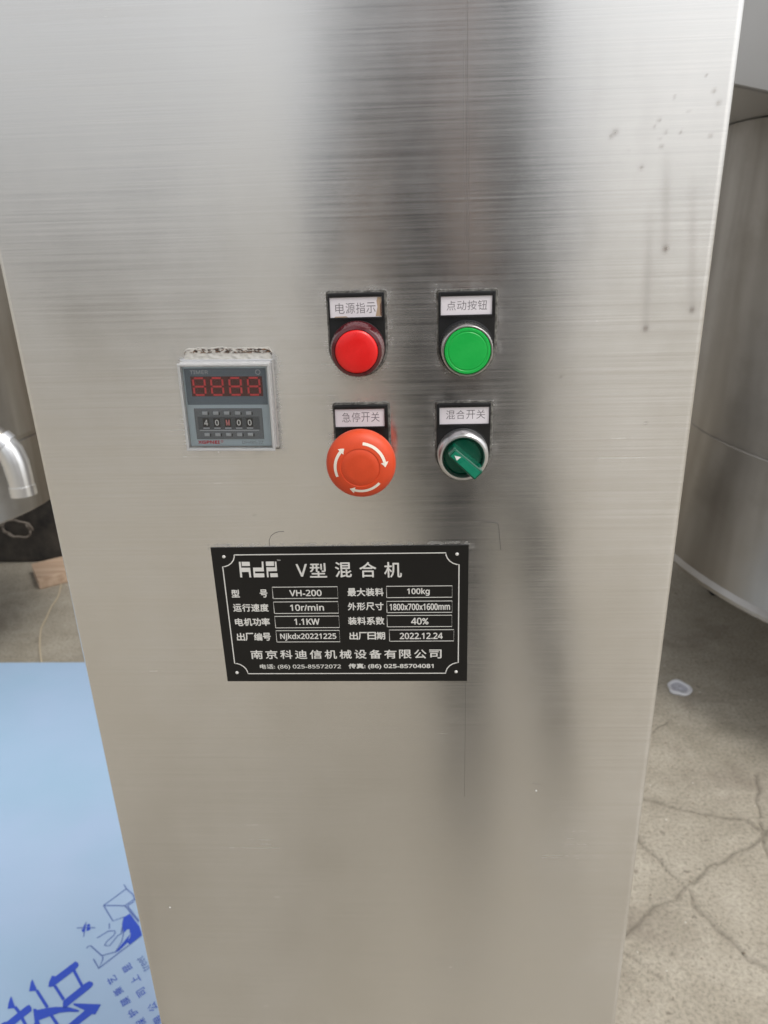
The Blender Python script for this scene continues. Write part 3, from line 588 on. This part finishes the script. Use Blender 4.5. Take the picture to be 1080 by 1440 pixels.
for k, ch in enumerate('40M00'):
    xc = -114.6 + k * 5.9
    g = boxg(xc - 1.75, xc + 1.75, FY - 1.25, FY - .85, -114.0, -109.2, 0, .25); g.join(text(ch, (xc - .95, xc + 1.15, -113.2, -109.9), FY - 1.3, 1, .0, bold=.09))
    g.join(boxg(xc - 1.7, xc + 1.7, FY - 1.2, FY - .9, -115.0, -114.4, 2, .05))
    tb('thumbwheel', g, ['wheel', 'pinkprint' if ch == 'M' else 'white', 'key'])
    for zc, nm in ((-106.3, 'plus_key'), (-118.2, 'minus_key')):
        g = boxg(xc - 1.35, xc + 1.35, FY - 1.9, FY - .85, zc - .8, zc + .8, 0, .3); g.join(boxg(xc + 1.35, xc + 2.1, FY - .95, FY - .8, zc - 1.2, zc + .4, 1))
        tb(nm, g, ['key', 'wheel'])
tx = Geo().join(text('XGPNEI', (-120.4, -108.4, -123.9, -121.9), FY - .06, 0, .0, bold=.16)); tx.join(strip(arc(-107.2, -122.4, .6, 0, 360, 14), .2, FY - .06, 0, t=.03)); tx.join(text('R', (-107.4, -107.0, -122.7, -122.1), FY - .06, 0))
tb('brand_print', tx, 'redprint')
tb('model_print', text('DH48S-2Z', (-96, -84.6, -123.9, -122.2), FY - .06, 0, 0.0), 'block')
# clear cover: side walls, thick front rim, thin window
cX0, cX1, cZ0, cZ1, CY = -125.6, -77.9, -126.4, -79.6, -9.4
def ring(x0, x1, z0, z1, t, y0, y1, mi=0):
    g = Geo(); g.join(boxg(x0, x1, y0, y1, z1 - t, z1, mi, .35)); g.join(boxg(x0, x1, y0, y1, z0, z0 + t, mi, .35))
    g.join(boxg(x0, x0 + t, y0 + .02, y1, z0 + t, z1 - t, mi, .35)); g.join(boxg(x1 - t, x1, y0 + .02, y1, z0 + t, z1 - t, mi, .35)); return g
tb('clear_cover', ring(cX0, cX1, cZ0, cZ1, .9, CY + .3, -.2), 'rim')
tb('cover_rim', ring(cX0 - .25, cX1 + .25, cZ0 - .25, cZ1 + .25, 1.5, CY - .2, CY + 1.0), 'rim')
tb('cover_window', boxg(cX0 + 1.3, cX1 - 1.3, CY + .1, CY + .7, cZ0 + 1.3, cZ1 - 1.3, 0), 'clear')
tb('mounting_collar', ring(cX0 - .9, cX1 + .9, cZ0 - .9, cZ1 + .9, 1.6, -1.6, -.02), 'alu')
# dried sealant along the top, lumpy, with rust flecks
g = Geo(); rs = []; nxs, nzs = 120, 16
for j in range(nzs + 1):
    for i in range(nxs + 1):
        u = i / nxs; v = j / nzs; x = -124.0 + 46.5 * u
        top = -72.6 + 1.0 * noise.noise(Vector((x * .12, 0, 3))) + .5 * noise.noise(Vector((x * .7, 0, 5))) - 2.2 * max(0, (.06 - u) / .06) ** 2 - 2.5 * max(0, (u - .95) / .05) ** 2
        z = -79.2 + (top + 79.2) * v; hgt = .8 * (1 - v ** 3) * (.8 + .5 * noise.noise(Vector((x * .4, z * .5, 8)))) + .05
        g.v.append((x, -hgt if v < 1 else .05, z)); b = math.exp(-((v - .72) / .17) ** 2) * min(1, 2.2 * max(0, .35 + .55 * u + .7 * noise.noise(Vector((x * .16, 2, 1))))); rs.append((b, b, b))
for j in range(nzs):
    for i in range(nxs): a = j * (nxs + 1) + i; g.f.append((a, a + 1, a + nxs + 2, a + nxs + 1))
g.m = [0] * len(g.f)
tb('sealant', g, 'putty', 0, smooth=True, cols={'rust': rs})
g = Geo()
for (x0, x1) in ((-89, -82), (-79.5, -76.6)): g.join(boxg(x0, x1, -1.2, 0, -128.2, -126.9, 0, .3))
tb('grime', g, 'gasket', 0)

# ---- nameplate
np_ = build('nameplate', prism([(-122.9, -281.1), (27.1, -281.2), (27.1, -188.3), (-122.9, -188.3)], -0.6, 0, 0, .12), 'plate', (-48, 0, -235), cab, label='black rectangular nameplate with etched white Chinese lettering')
PY = -.64
def npart(name, g, mt='silver', **k): return build(name, g, mt, (-48, -.6, -235), np_, **k)
B_ = D['bord']; ix0, ix1, iz0, iz1 = -117.0, 21.6, -275.4, -193.0; nr = 7.6
o_ = [(ix0 + nr, iz1), (ix1 - nr, iz1)] + [(ix1 + 0.3 - (8.0) * math.cos(R(a)) * 1.0, iz1 + .3 - 8.0 * math.sin(R(a))) for a in (12, 28, 45, 62, 78)] + [(ix1, iz1 - nr), (ix1, iz0 + nr)]
o_ += [(ix1 + .3 - 8 * math.sin(R(a)), iz0 - .3 + 8 * math.cos(R(a))) for a in (12, 28, 45, 62, 78)] + [(ix1 - nr, iz0), (ix0 + nr, iz0)]
o_ += [(ix0 - .3 + 8 * math.cos(R(a)), iz0 - .3 + 8 * math.sin(R(a))) for a in (12, 28, 45, 62, 78)] + [(ix0, iz0 + nr), (ix0, iz1 - nr)]
o_ += [(ix0 - .3 + 8 * math.sin(R(a)), iz1 + .3 - 8 * math.cos(R(a))) for a in (12, 28, 45, 62, 78)] + [(ix0 + nr, iz1)]
npart('border_line', strip(o_, .62, PY, t=.03))
for k in ('r1', 'r2', 'r3', 'r4'): x, z = B_[k]; build('rivet', lathe([(1.0, -.6), (.95, -.9), (.6, -1.15), (.01, -1.22)], (x, z), 16), 'silver', (x, -.6, z), np_, smooth=True)
for l in [D['logo']]:
    g = Geo()
    for p_ in l[:6]: g.add([(x, PY, z) for x, z in p_], [tuple(range(len(p_)))])
    x0_, z0_ = l[6][3]; x1_, z1_ = l[6][1]; g.join(text('TM', (min(x0_, x1_), max(x0_, x1_), min(z0_, z1_), max(z0_, z1_)), PY))
    npart('logo', g)
for s_, b_ in D['T']:
    cjk = ord(s_[0]) > 0x2000 and all(ord(c) > 0x2000 for c in s_)
    sp = None
    if cjk and len(s_) == 4: sp = .90
    if len(s_) > 10 and cjk: sp = .80
    npart('lettering', text(s_, b_, PY, 0, 0.0, spaced=sp, bold=.12 if len(s_) == 13 and cjk else .15 if (b_[3] - b_[2]) > 4.2 else (.07 if len(s_) > 14 else .085)))
for b_ in D['B']:
    x0, x1, z0, z1 = b_; npart('field_frame', strip([(x0, z0), (x1, z0), (x1, z1), (x0, z1), (x0, z0), (x0 + .4, z0)], .42, PY, t=.03))

# ------------------------------------------------------------------ film covered tray panel lying on the floor, left
FX0, FX1, FY0, FY1, FZ0, FZ1 = -2100, -40, 340, 1537, -1348, -1290
film = build('film_covered_panel', boxg(FX0, FX1, FY0, FY1, FZ0, FZ1 - .5, 0).map(lambda p: p), 'alu', ((FX0 + FX1) / 2, (FY0 + FY1) / 2, FZ0), label='flat steel panel under pale blue protective film lying on the concrete left of the cabinet', category='steel panel')
g = Geo(); nx_, ny_ = 60, 40
for j in range(ny_ + 1):
    for i in range(nx_ + 1):
        x = FX0 - 1 + (FX1 - FX0 + 2) * i / nx_; y = FY0 - 1 + (FY1 - FY0 + 2) * j / ny_
        g.v.append((x, y, FZ1 + .3 * noise.noise(Vector((x * .006, y * .02, 0)))))
n0 = len(g.v)
for j in range(ny_):
    for i in range(nx_): a = j * (nx_ + 1) + i; g.f.append((a, a + 1, a + nx_ + 2, a + nx_ + 1))
edge = [i for i in range(nx_ + 1)] + [j * (nx_ + 1) + nx_ for j in range(1, ny_ + 1)] + [ny_ * (nx_ + 1) + i for i in range(nx_ - 1, -1, -1)] + [j * (nx_ + 1) for j in range(ny_ - 1, 0, -1)]
for e in edge: x, y, z = g.v[e]; g.v.append((x, y, z - 30))
for k in range(len(edge)): k2 = (k + 1) % len(edge); g.f.append((edge[k], n0 + k, n0 + k2, edge[k2]))
g.m = [0] * len(g.f)
fl = build('protective_film', g, 'film', ((FX0 + FX1) / 2, (FY0 + FY1) / 2, FZ1), film, smooth=True)
PZ = FZ1 + .9
def poly_flat(p_):
    if sum(a[0] * b[1] - a[1] * b[0] for a, b in zip(p_, p_[1:] + p_[:1])) < 0: p_ = p_[::-1]
    return Geo().add([(x, y, PZ) for x, y in p_], [tuple(range(len(p_)))])
g = Geo()
for p_ in D['poly'][:7]: g.join(poly_flat(p_))
for l in D['lines'][:6]: g.join(strip(l['p'], 4.6, PZ - .1, plane='xy', t=-.05))
build('large_print', g, 'blue', (-700, 500, PZ), fl)
for p_ in D['poly'][7:]: build('print_fill', poly_flat(p_), 'blue', (-520, 600, PZ), fl)
g = Geo()
for l in D['lines'][6:]: g.join(strip(l['p'], 2.0, PZ - .05, plane='xy', t=-.05))
build('print_drawing', g, 'paleblue', (-520, 600, PZ), fl)
for s_, (x, y), an in D['txt']:
    v, f = text_raw(sansify(s_), .0); wd = 15.0 if len(s_) == 1 else 34; hh = 15.0 if len(s_) == 1 else 12; ca, sa = math.cos(R(an)), math.sin(R(an))
    g = Geo().add([(x + (a - .5) * wd * ca - (b - .5) * hh * sa, y + (a - .5) * wd * sa + (b - .5) * hh * ca, PZ) for a, b in v], f)
    build('small_print', g, 'paleblue' if len(s_) > 1 else 'blue', (x, y, PZ), fl)
g = Geo().add([(-720, 1090, PZ), (-690, 1085, PZ), (-690, 1120, PZ), (-715, 1125, PZ)], [(0, 1, 2, 3)])
build('print_fill', g, 'blue', (-700, 1100, PZ), fl)

# ------------------------------------------------------------------ equipment behind
def vlathe(profile, cx, cy, seg=96, a0=0, a1=360):
    g = Geo(); uv = []; k = len(profile); L = 0
    for j, (r, z) in enumerate(profile):
        if j: L += math.hypot(r - profile[j - 1][0], z - profile[j - 1][1])
        for i in range(seg + 1): a = R(a0 + (a1 - a0) * i / seg); g.v.append((cx + r * math.cos(a), cy + r * math.sin(a), z)); uv.append((a * .7, L / 1000))
    for j in range(k - 1):
        for i in range(seg): a = j * (seg + 1) + i; g.f.append((a, a + 1, a + seg + 2, a + seg + 1)); g.m.append(0)
    return g, uv
# right: big stainless vessel, wider at the bottom, with a boxed housing on top
vs = empty('hopper_vessel', (1570, 1760, -1350), label='large dented stainless vessel standing behind the right edge of the cabinet', category='steel vessel')
g, uv = vlathe([(30, -1010), (700, -1022), (846, -1024), (852, -1018), (852, -1008), (846, -1003), (838, -998), (815, -800), (790, -640), (764, -100), (752, 136), (30, 140)], 1570, 1760)
for i, p in enumerate(g.v):
    x, y, z = p; a = math.atan2(y - 1760, x - 1570); d = 9 * noise.noise(Vector((math.cos(a) * 2.5, math.sin(a) * 2.5, z * .003))); g.v[i] = (x + d * math.cos(a), y + d * math.sin(a), z)
build('vessel_body', g, 'tank', (1570, 1760, -1000), vs, smooth=True, uv=uv)
for r_, z in ((791, -640),):
    pts = [(1570 + r_ * math.cos(R(a)), 1760 + r_ * math.sin(R(a)), z) for a in range(0, 361, 5)]
    build('weld_seam', tube(pts, 2.2, 6), 'tank', (1570, 1760, z), vs, smooth=True, uv=[(p[0] / 1000, p[2] / 1000) for p in tube(pts, 2.2, 6).v])
for a in (150, 215, 300, 40):
    x, y = 1570 + 600 * math.cos(R(a)), 1760 + 600 * math.sin(R(a)); build('leg', boxg(x - 30, x + 30, y - 30, y + 30, -1350, -990, 0, 4), 'blackframe', (x, y, -1350), vs)
dv = Vector((.63, .777)); nv = Vector((-.777, .63)); O = Vector((330, 795))
def hmap(p): q = O + dv * p[0] + nv * p[1]; return (q.x, q.y, p[2])
uvbox('drive_housing', 0, 1500, 0, 520, 139, 900, 'housing', vs, (700, 1500, 139), rot=hmap)
# left: vessel with an outlet elbow
vl = empty('outlet_tank', (-1550, 1700, -1350), label='round stainless tank with a short chrome elbow pipe, behind the left edge of the cabinet', category='steel tank')
g, uv = vlathe([(30, -790), (440, -800), (470, -800), (476, -794), (474, -600), (470, -596), (470, -584), (484, -580), (486, 60), (30, 90)], -1550, 1700)
build('tank_body', g, 'tank', (-1550, 1700, -800), vl, smooth=True, uv=uv)
pp = [(-1300, 1300, -350), (-1080, 1130, -362), (-985, 1060, -380), (-900, 1050, -400), (-860, 1050, -425), (-838, 1050, -446)]
build('outlet_pipe', tube(pp, 24, 24), 'tank', (-940, 1050, -400), vl, smooth=True, uv=[(p[0] / 1000, p[2] / 1000) for p in tube(pp, 24, 24).v])
build('pipe_clamp', tube([(-846, 1050, -438), (-834, 1050, -450)], 27, 24), 'alu', (-840, 1050, -444), vl, smooth=True)
build('elbow_pipe', tube([(-839, 1050, -445), (-828, 1049, -462), (-821, 1047, -487), (-817, 1043, -515), (-815, 1040, -536)], [24, 26, 26, 25, 24], 24), 'pipe', (-820, 1045, -490), vl, smooth=True)
build('pipe_nut', tube([(-815, 1040, -532), (-814, 1038, -552)], 26, 24), 'pipe', (-812, 1033, -570), vl, smooth=True)
for a in (125, 200, 270):
    x, y = -1550 + 380 * math.cos(R(a)), 1700 + 380 * math.sin(R(a)); build('leg', tube([(x, y, -1350), (x, y, -790)], 24, 16), 'tank', (x, y, -1350), vl, smooth=True, uv=[(0, p[2] / 1000) for p in tube([(x, y, -1350), (x, y, -790)], 24, 16).v])
sk = build('tank_shade_block', boxg(-2900, -900, 2350, 3300, -1349, -560, 0, 10), 'shade_dark', (-1900, 2800, -1350), label='added near-black block standing for the shade behind the left tank', category='shade block')  # added dark block, its colour makes the gloom under the tank
# things on the floor
build('timber_offcut', boxg(-100, 330, -70, 90, -1350, -1306, 0, 3).map(lambda p: (-1400 + p[0] * .83 - p[1] * .55, 2230 + p[0] * .55 + p[1] * .83, p[2])), 'wood', (-1450, 2250, -1350), label='short pale timber offcut on the floor below the left tank', category='timber')
pts = [(-1440 + 230 * t + 18 * math.sin(t * 7), 2260 - 640 * t + 20 * math.sin(t * 5), -1345 + 3 * math.sin(t * 30)) for t in [i / 30 for i in range(31)]]
build('twine', tube(pts, 2.6, 6), 'twine', (-1350, 1950, -1348), smooth=True, label='loose strand of pale twine on the floor beside the timber offcut', category='string')
COIL = [(-1600 + 62 * math.cos(a) * (1 + .15 * math.sin(1.7 * a)), 0, -1186 + 36 * math.sin(a) - 8 * math.cos(a)) for a in [i * 2 * math.pi / 24 for i in range(44)]]
pts = [(-1790 + 95 * math.cos(a) * (1 + .1 * math.sin(3 * a)), 2690 + 85 * math.sin(a), -1060 + 6 * math.sin(2 * a)) for a in [i * 2 * math.pi / 40 * 1.7 for i in range(41)]]
build('cable_coil', tube([(p[0], 2325 - (k % 3) * 4, p[2]) for k, p in enumerate(COIL)], 4, 6), 'coil', (-1530, 2330, -1050), smooth=True, label='loose loop of grey cable hanging in the dark below the left tank', category='cable')
cx_, cy_ = D['cap']
g = Geo(); sg = 40; prf = [(29, 0), (31, 5), (29, 9), (24, 9.5), (21, 6), (14, 4.5), (5, 7), (.1, 8)]
for r_, z in prf:
    for i in range(sg): a = 2 * math.pi * i / sg; rr = r_ * (1 + .16 * math.cos(a - .4) + .09 * math.cos(3 * a + 1) + .05 * math.cos(5 * a)); g.v.append((cx_ + rr * 1.05 * math.cos(a), cy_ + rr * 1.15 * math.sin(a), -1350 + z + 2 * math.sin(2 * a)))
for j in range(len(prf) - 1):
    for i in range(sg): n = (i + 1) % sg; g.f.append((j * sg + i, j * sg + n, (j + 1) * sg + n, (j + 1) * sg + i)); g.m.append(0 if j < 4 else 1)
build('plastic_cap', g, ['cap', 'capgrey'], (cx_, cy_, -1350), smooth=True, label='small crumpled white plastic cap on the concrete right of the cabinet', category='plastic cap')
# pebbles and grit
g = Geo(); random.seed(3)
for _ in range(260):
    x, y = random.uniform(350, 1300), random.uniform(430, 2000); r_ = random.uniform(1.2, 3.2) * (1.6 if random.random() < .06 else 1)
    v = []
    for a in range(5): v.append((x + r_ * math.cos(a * 1.257) * random.uniform(.7, 1.2), y + r_ * math.sin(a * 1.257) * random.uniform(.7, 1.2), -1350.2))
    v.append((x, y, -1350 + r_ * .7)); g.add(v, [(a, (a + 1) % 5, 5) for a in range(5)], random.choice((0, 0, 1)))
M['grit'] = mat('grit', (0.20, 0.16, 0.12), 0.9); M['gritlight'] = mat('grit_light', (0.5, 0.46, 0.40), 0.9)
build('grit', g, ['grit', 'gritlight'], (600, 900, -1350), kind='stuff', label='fine loose grit scattered over the concrete')

# ------------------------------------------------------------------ what the steel reflects: the yard, two added masses and the photographer
build('workshop_wall', boxg(-16000, 16000, -26000, -25600, -1349, 450, 0), 'wall', (0, -25800, -1350), label='long low grey workshop wall on the far side of the yard', category='wall')
build('rear_wall', boxg(-7000, 8000, 5200, 5400, -1349, 2600, 0), 'wall', (0, 5300, -1350), label='grey rendered wall behind the stainless tanks', category='wall')
yc = uvbox('reflection_cabinet', -10500, -2500, -9900, -9100, -1290, 150, 'greypaint', None, (-6500, -9500, -1350), label='long grey cabinet shape added out of view to grey the steel reflection', category='added cabinet')  # unseen grey mass added to dull the left of the steel reflection
for i in range(5):
    x0 = -10450 + 1590 * i; build('door', boxg(x0, x0 + 1540, -9100, -9085, -1200, 120, 0, 3).map(lambda p: (p[0], -18183 - p[1], p[2])), 'greypaint', (x0, -9100, -1200), yc)
    build('foot', boxg(x0 + 60, x0 + 260, -9400, -9200, -1350, -1288), 'blackframe', (x0 + 110, -9300, -1350), yc)
sh = build('reflection_shed', boxg(-880, 1420, -11500, -9600, -1349, 3400, 0), 'shed', (270, -10500, -1350), label='tall narrow dark sheet metal shed added out of view behind the photographer to darken the mirrored band', category='shed')  # unseen dark mass added to carry the mirrored band upward
build('roof', boxg(-1000, 1540, -11600, -9480, 3400, 3520, 0), 'blackframe', (270, -10500, 3400), sh)
build('door', boxg(-300, 900, -9600, -9560, -1340, 900, 0), 'blackframe', (300, -9580, -1340), sh)
def person():
    ox, oy = PERSON
    J = dict(pelvis=(35, 0, 950, 165, 115), waist=(20, 20, 1100, 160, 110), chest=(0, 65, 1350, 190, 118), neckb=(0, 95, 1510, 90, 76), neck=(0, 110, 1572, 60, 58), head0=(0, 130, 1635, 76, 84), head1=(0, 125, 1725, 88, 98), head2=(0, 117, 1798, 62, 70))
    E = [('pelvis', 'waist'), ('waist', 'chest'), ('chest', 'neckb'), ('neckb', 'neck'), ('neck', 'head0'), ('head0', 'head1'), ('head1', 'head2')]
    hx, hy, hz = CAMP
    for s, n in ((-1, 'l'), (1, 'r')):
        px_ = hx - ox + s * 46; py_ = hy - oy - 30; pz_ = hz - 20
        J.update({n + 'sh': (s * 190, 90, 1465, 70, 64), n + 'el': (s * 200, 300, 1150, 46, 46), n + 'wr': (px_ + s * 16, py_ - 70, pz_ - 55, 28, 22), n + 'palm': (px_ + s * 8, py_ - 22, pz_ - 12, 34, 17),
                  n + 'hip': (52 + s * 88, 0, 880, 95, 95), n + 'kn': ((72, 20, 490, 118, 80) if s < 0 else (262, -60, 495, 62, 60)), n + 'an': ((72, 0, 100, 84, 56) if s < 0 else (315, -150, 100, 48, 46)), n + 'toe': ((64, 150, 38, 48, 30) if s < 0 else (330, 0, 38, 44, 30))})
        E += [('chest', n + 'sh'), (n + 'sh', n + 'el'), (n + 'el', n + 'wr'), (n + 'wr', n + 'palm'), ('pelvis', n + 'hip'), (n + 'hip', n + 'kn'), (n + 'kn', n + 'an'), (n + 'an', n + 'toe')]
        for q, (dz, L) in enumerate(((24, 1.0), (9, 1.12), (-6, 1.05), (-20, .85))):
            a = (px_ - s * 2, py_ + 2, pz_ + dz, 9.5, 9.5); b = (px_ - s * 6, py_ + 26 * L, pz_ + dz + 3, 8.5, 8.5); c_ = (px_ - s * 26 * L, py_ + 33, pz_ + dz + 5, 7.5, 7.5)
            J[f'{n}f{q}a'] = a; J[f'{n}f{q}b'] = b; J[f'{n}f{q}c'] = c_; E += [(n + 'palm', f'{n}f{q}a'), (f'{n}f{q}a', f'{n}f{q}b'), (f'{n}f{q}b', f'{n}f{q}c')]
        J[n + 't0'] = (px_ + s * 2, py_ - 16, pz_ + 14, 11, 11); J[n + 't1'] = (px_ - s * 16, py_ - 16, pz_ + 34, 9.5, 9.5); E += [(n + 'palm', n + 't0'), (n + 't0', n + 't1')]
    names = list(J); me = bpy.data.meshes.new('person')
    me.from_pydata([((ox + J[k][0]) / 1000, (oy + J[k][1]) / 1000, J[k][2] / 1000 if J[k][2] > -400 and not k[1:].startswith(('wr', 'palm', 'f', 't0', 't1')) else (J[k][2] + CAMZ * 1000) / 1000) for k in names], [(names.index(a), names.index(b)) for a, b in E], [])
    ob = bpy.data.objects.new('person', me); col.objects.link(ob)
    md = ob.modifiers.new('skin', 'SKIN'); md.use_smooth_shade = True
    for k, sv in zip(names, me.skin_vertices[0].data): sv.radius = (J[k][3] / 1000, J[k][4] / 1000); sv.use_root = (k == 'pelvis')
    ob.modifiers.new('sub', 'SUBSURF').levels = 2
    bpy.context.view_layer.update()
    m2 = bpy.data.meshes.new_from_object(ob.evaluated_get(bpy.context.evaluated_depsgraph_get()))
    bpy.data.objects.remove(ob); 
    for k in ('jacket', 'trousers', 'skin', 'hair', 'shoe'): m2.materials.append(M[k])
    for p in m2.polygons:
        x, y, z = p.center; yy = y * 1000 - oy
        i = 0
        if z < .10: i = 4
        elif z < .98: i = 1
        elif z > 1.575 and abs(x * 1000 - ox) < 130 and yy < 350: i = 3 if (z > 1.77 or yy < 100) else 2
        elif yy > (CAMP[1] - oy) - 115: i = 2
        p.material_index = i; p.use_smooth = True
    bz = min(v.co.z for v in m2.vertices)
    o = Vector((ox / 1000, oy / 1000, 0)); m2.transform(Matrix.Translation(-o)); ob = bpy.data.objects.new('person', m2); col.objects.link(ob); ob.location = o; WORLD[ob.name] = o
    ob['label'] = 'person in dark clothes holding up a phone, mirrored as the dark band in the steel'; ob['category'] = 'person'
    # face
    g = Geo(); fz, fy = 1725 - 1350, oy + 125 + 90
    nose = Geo().add([(ox - 12, fy - 4, fz - 22), (ox + 12, fy - 4, fz - 22), (ox, fy + 18, fz - 20), (ox, fy - 2, fz + 22)], [(0, 1, 2), (0, 2, 3), (1, 3, 2), (0, 3, 1)])
    build('nose', nose, 'skin', (ox, fy, fz), ob, smooth=True)
    for s in (-1, 1):
        build('eye', lathe([(9, fy - 6), (7, fy + 1), (.1, fy + 3)], (ox + s * 30, fz + 14), 14), 'hair', (ox + s * 30, fy, fz + 14), ob)
        build('ear', boxg(ox + s * 80 - 5, ox + s * 80 + 5, fy - 95, fy - 65, fz - 28, fz + 26, 0, 3), 'skin', (ox + s * 80, fy - 80, fz), ob)
    build('mouth', boxg(ox - 22, ox + 22, fy - 14, fy - 3, fz - 52, fz - 45, 0, 2), 'darkred', (ox, fy, fz - 48), ob)
CAMP = (0, -401.5, 0)
PERSON = (38, -1230)
person()
# the phone sits right behind the lens, square to the viewing axis
up_ = cu; rt = cr; fw = cw; C0 = Vector((0, -.4015, CAMZ)) * 1000
def pm(p): q = C0 + rt * p[0] + fw * p[1] + up_ * p[2]; return (q.x, q.y, q.z - 1350)
def rr_outline(x0, x1, z0, z1, r):
    return arc(x1 - r, z0 + r, r, 270, 360, 5) + arc(x1 - r, z1 - r, r, 0, 90, 5) + arc(x0 + r, z1 - r, r, 90, 180, 5) + arc(x0 + r, z0 + r, r, 180, 270, 5)
ph = prism(rr_outline(-50, 25, -140, 22, 9), 4, 12, 0, 1.2); ph.v = [(p[0], -p[1], p[2]) for p in ph.v]; ph.f = [tuple(reversed(f)) for f in ph.f]
phone = build('smartphone', ph.map(pm), 'phone', (0, -405, 0), label='black smartphone held up in both hands in front of the cabinet', category='phone')
for dx, dz in ((0, -20), (-16, -10)):
    lz = lathe([(7, -5), (7, -3.2), (5.5, -3), (.1, -2.9)], (dx, dz), 24); lz.v = [(p[0], p[1], p[2]) for p in lz.v]
    build('camera_lens', lz.map(pm), 'lens', pm((dx, -3, dz)), phone, smooth=True)
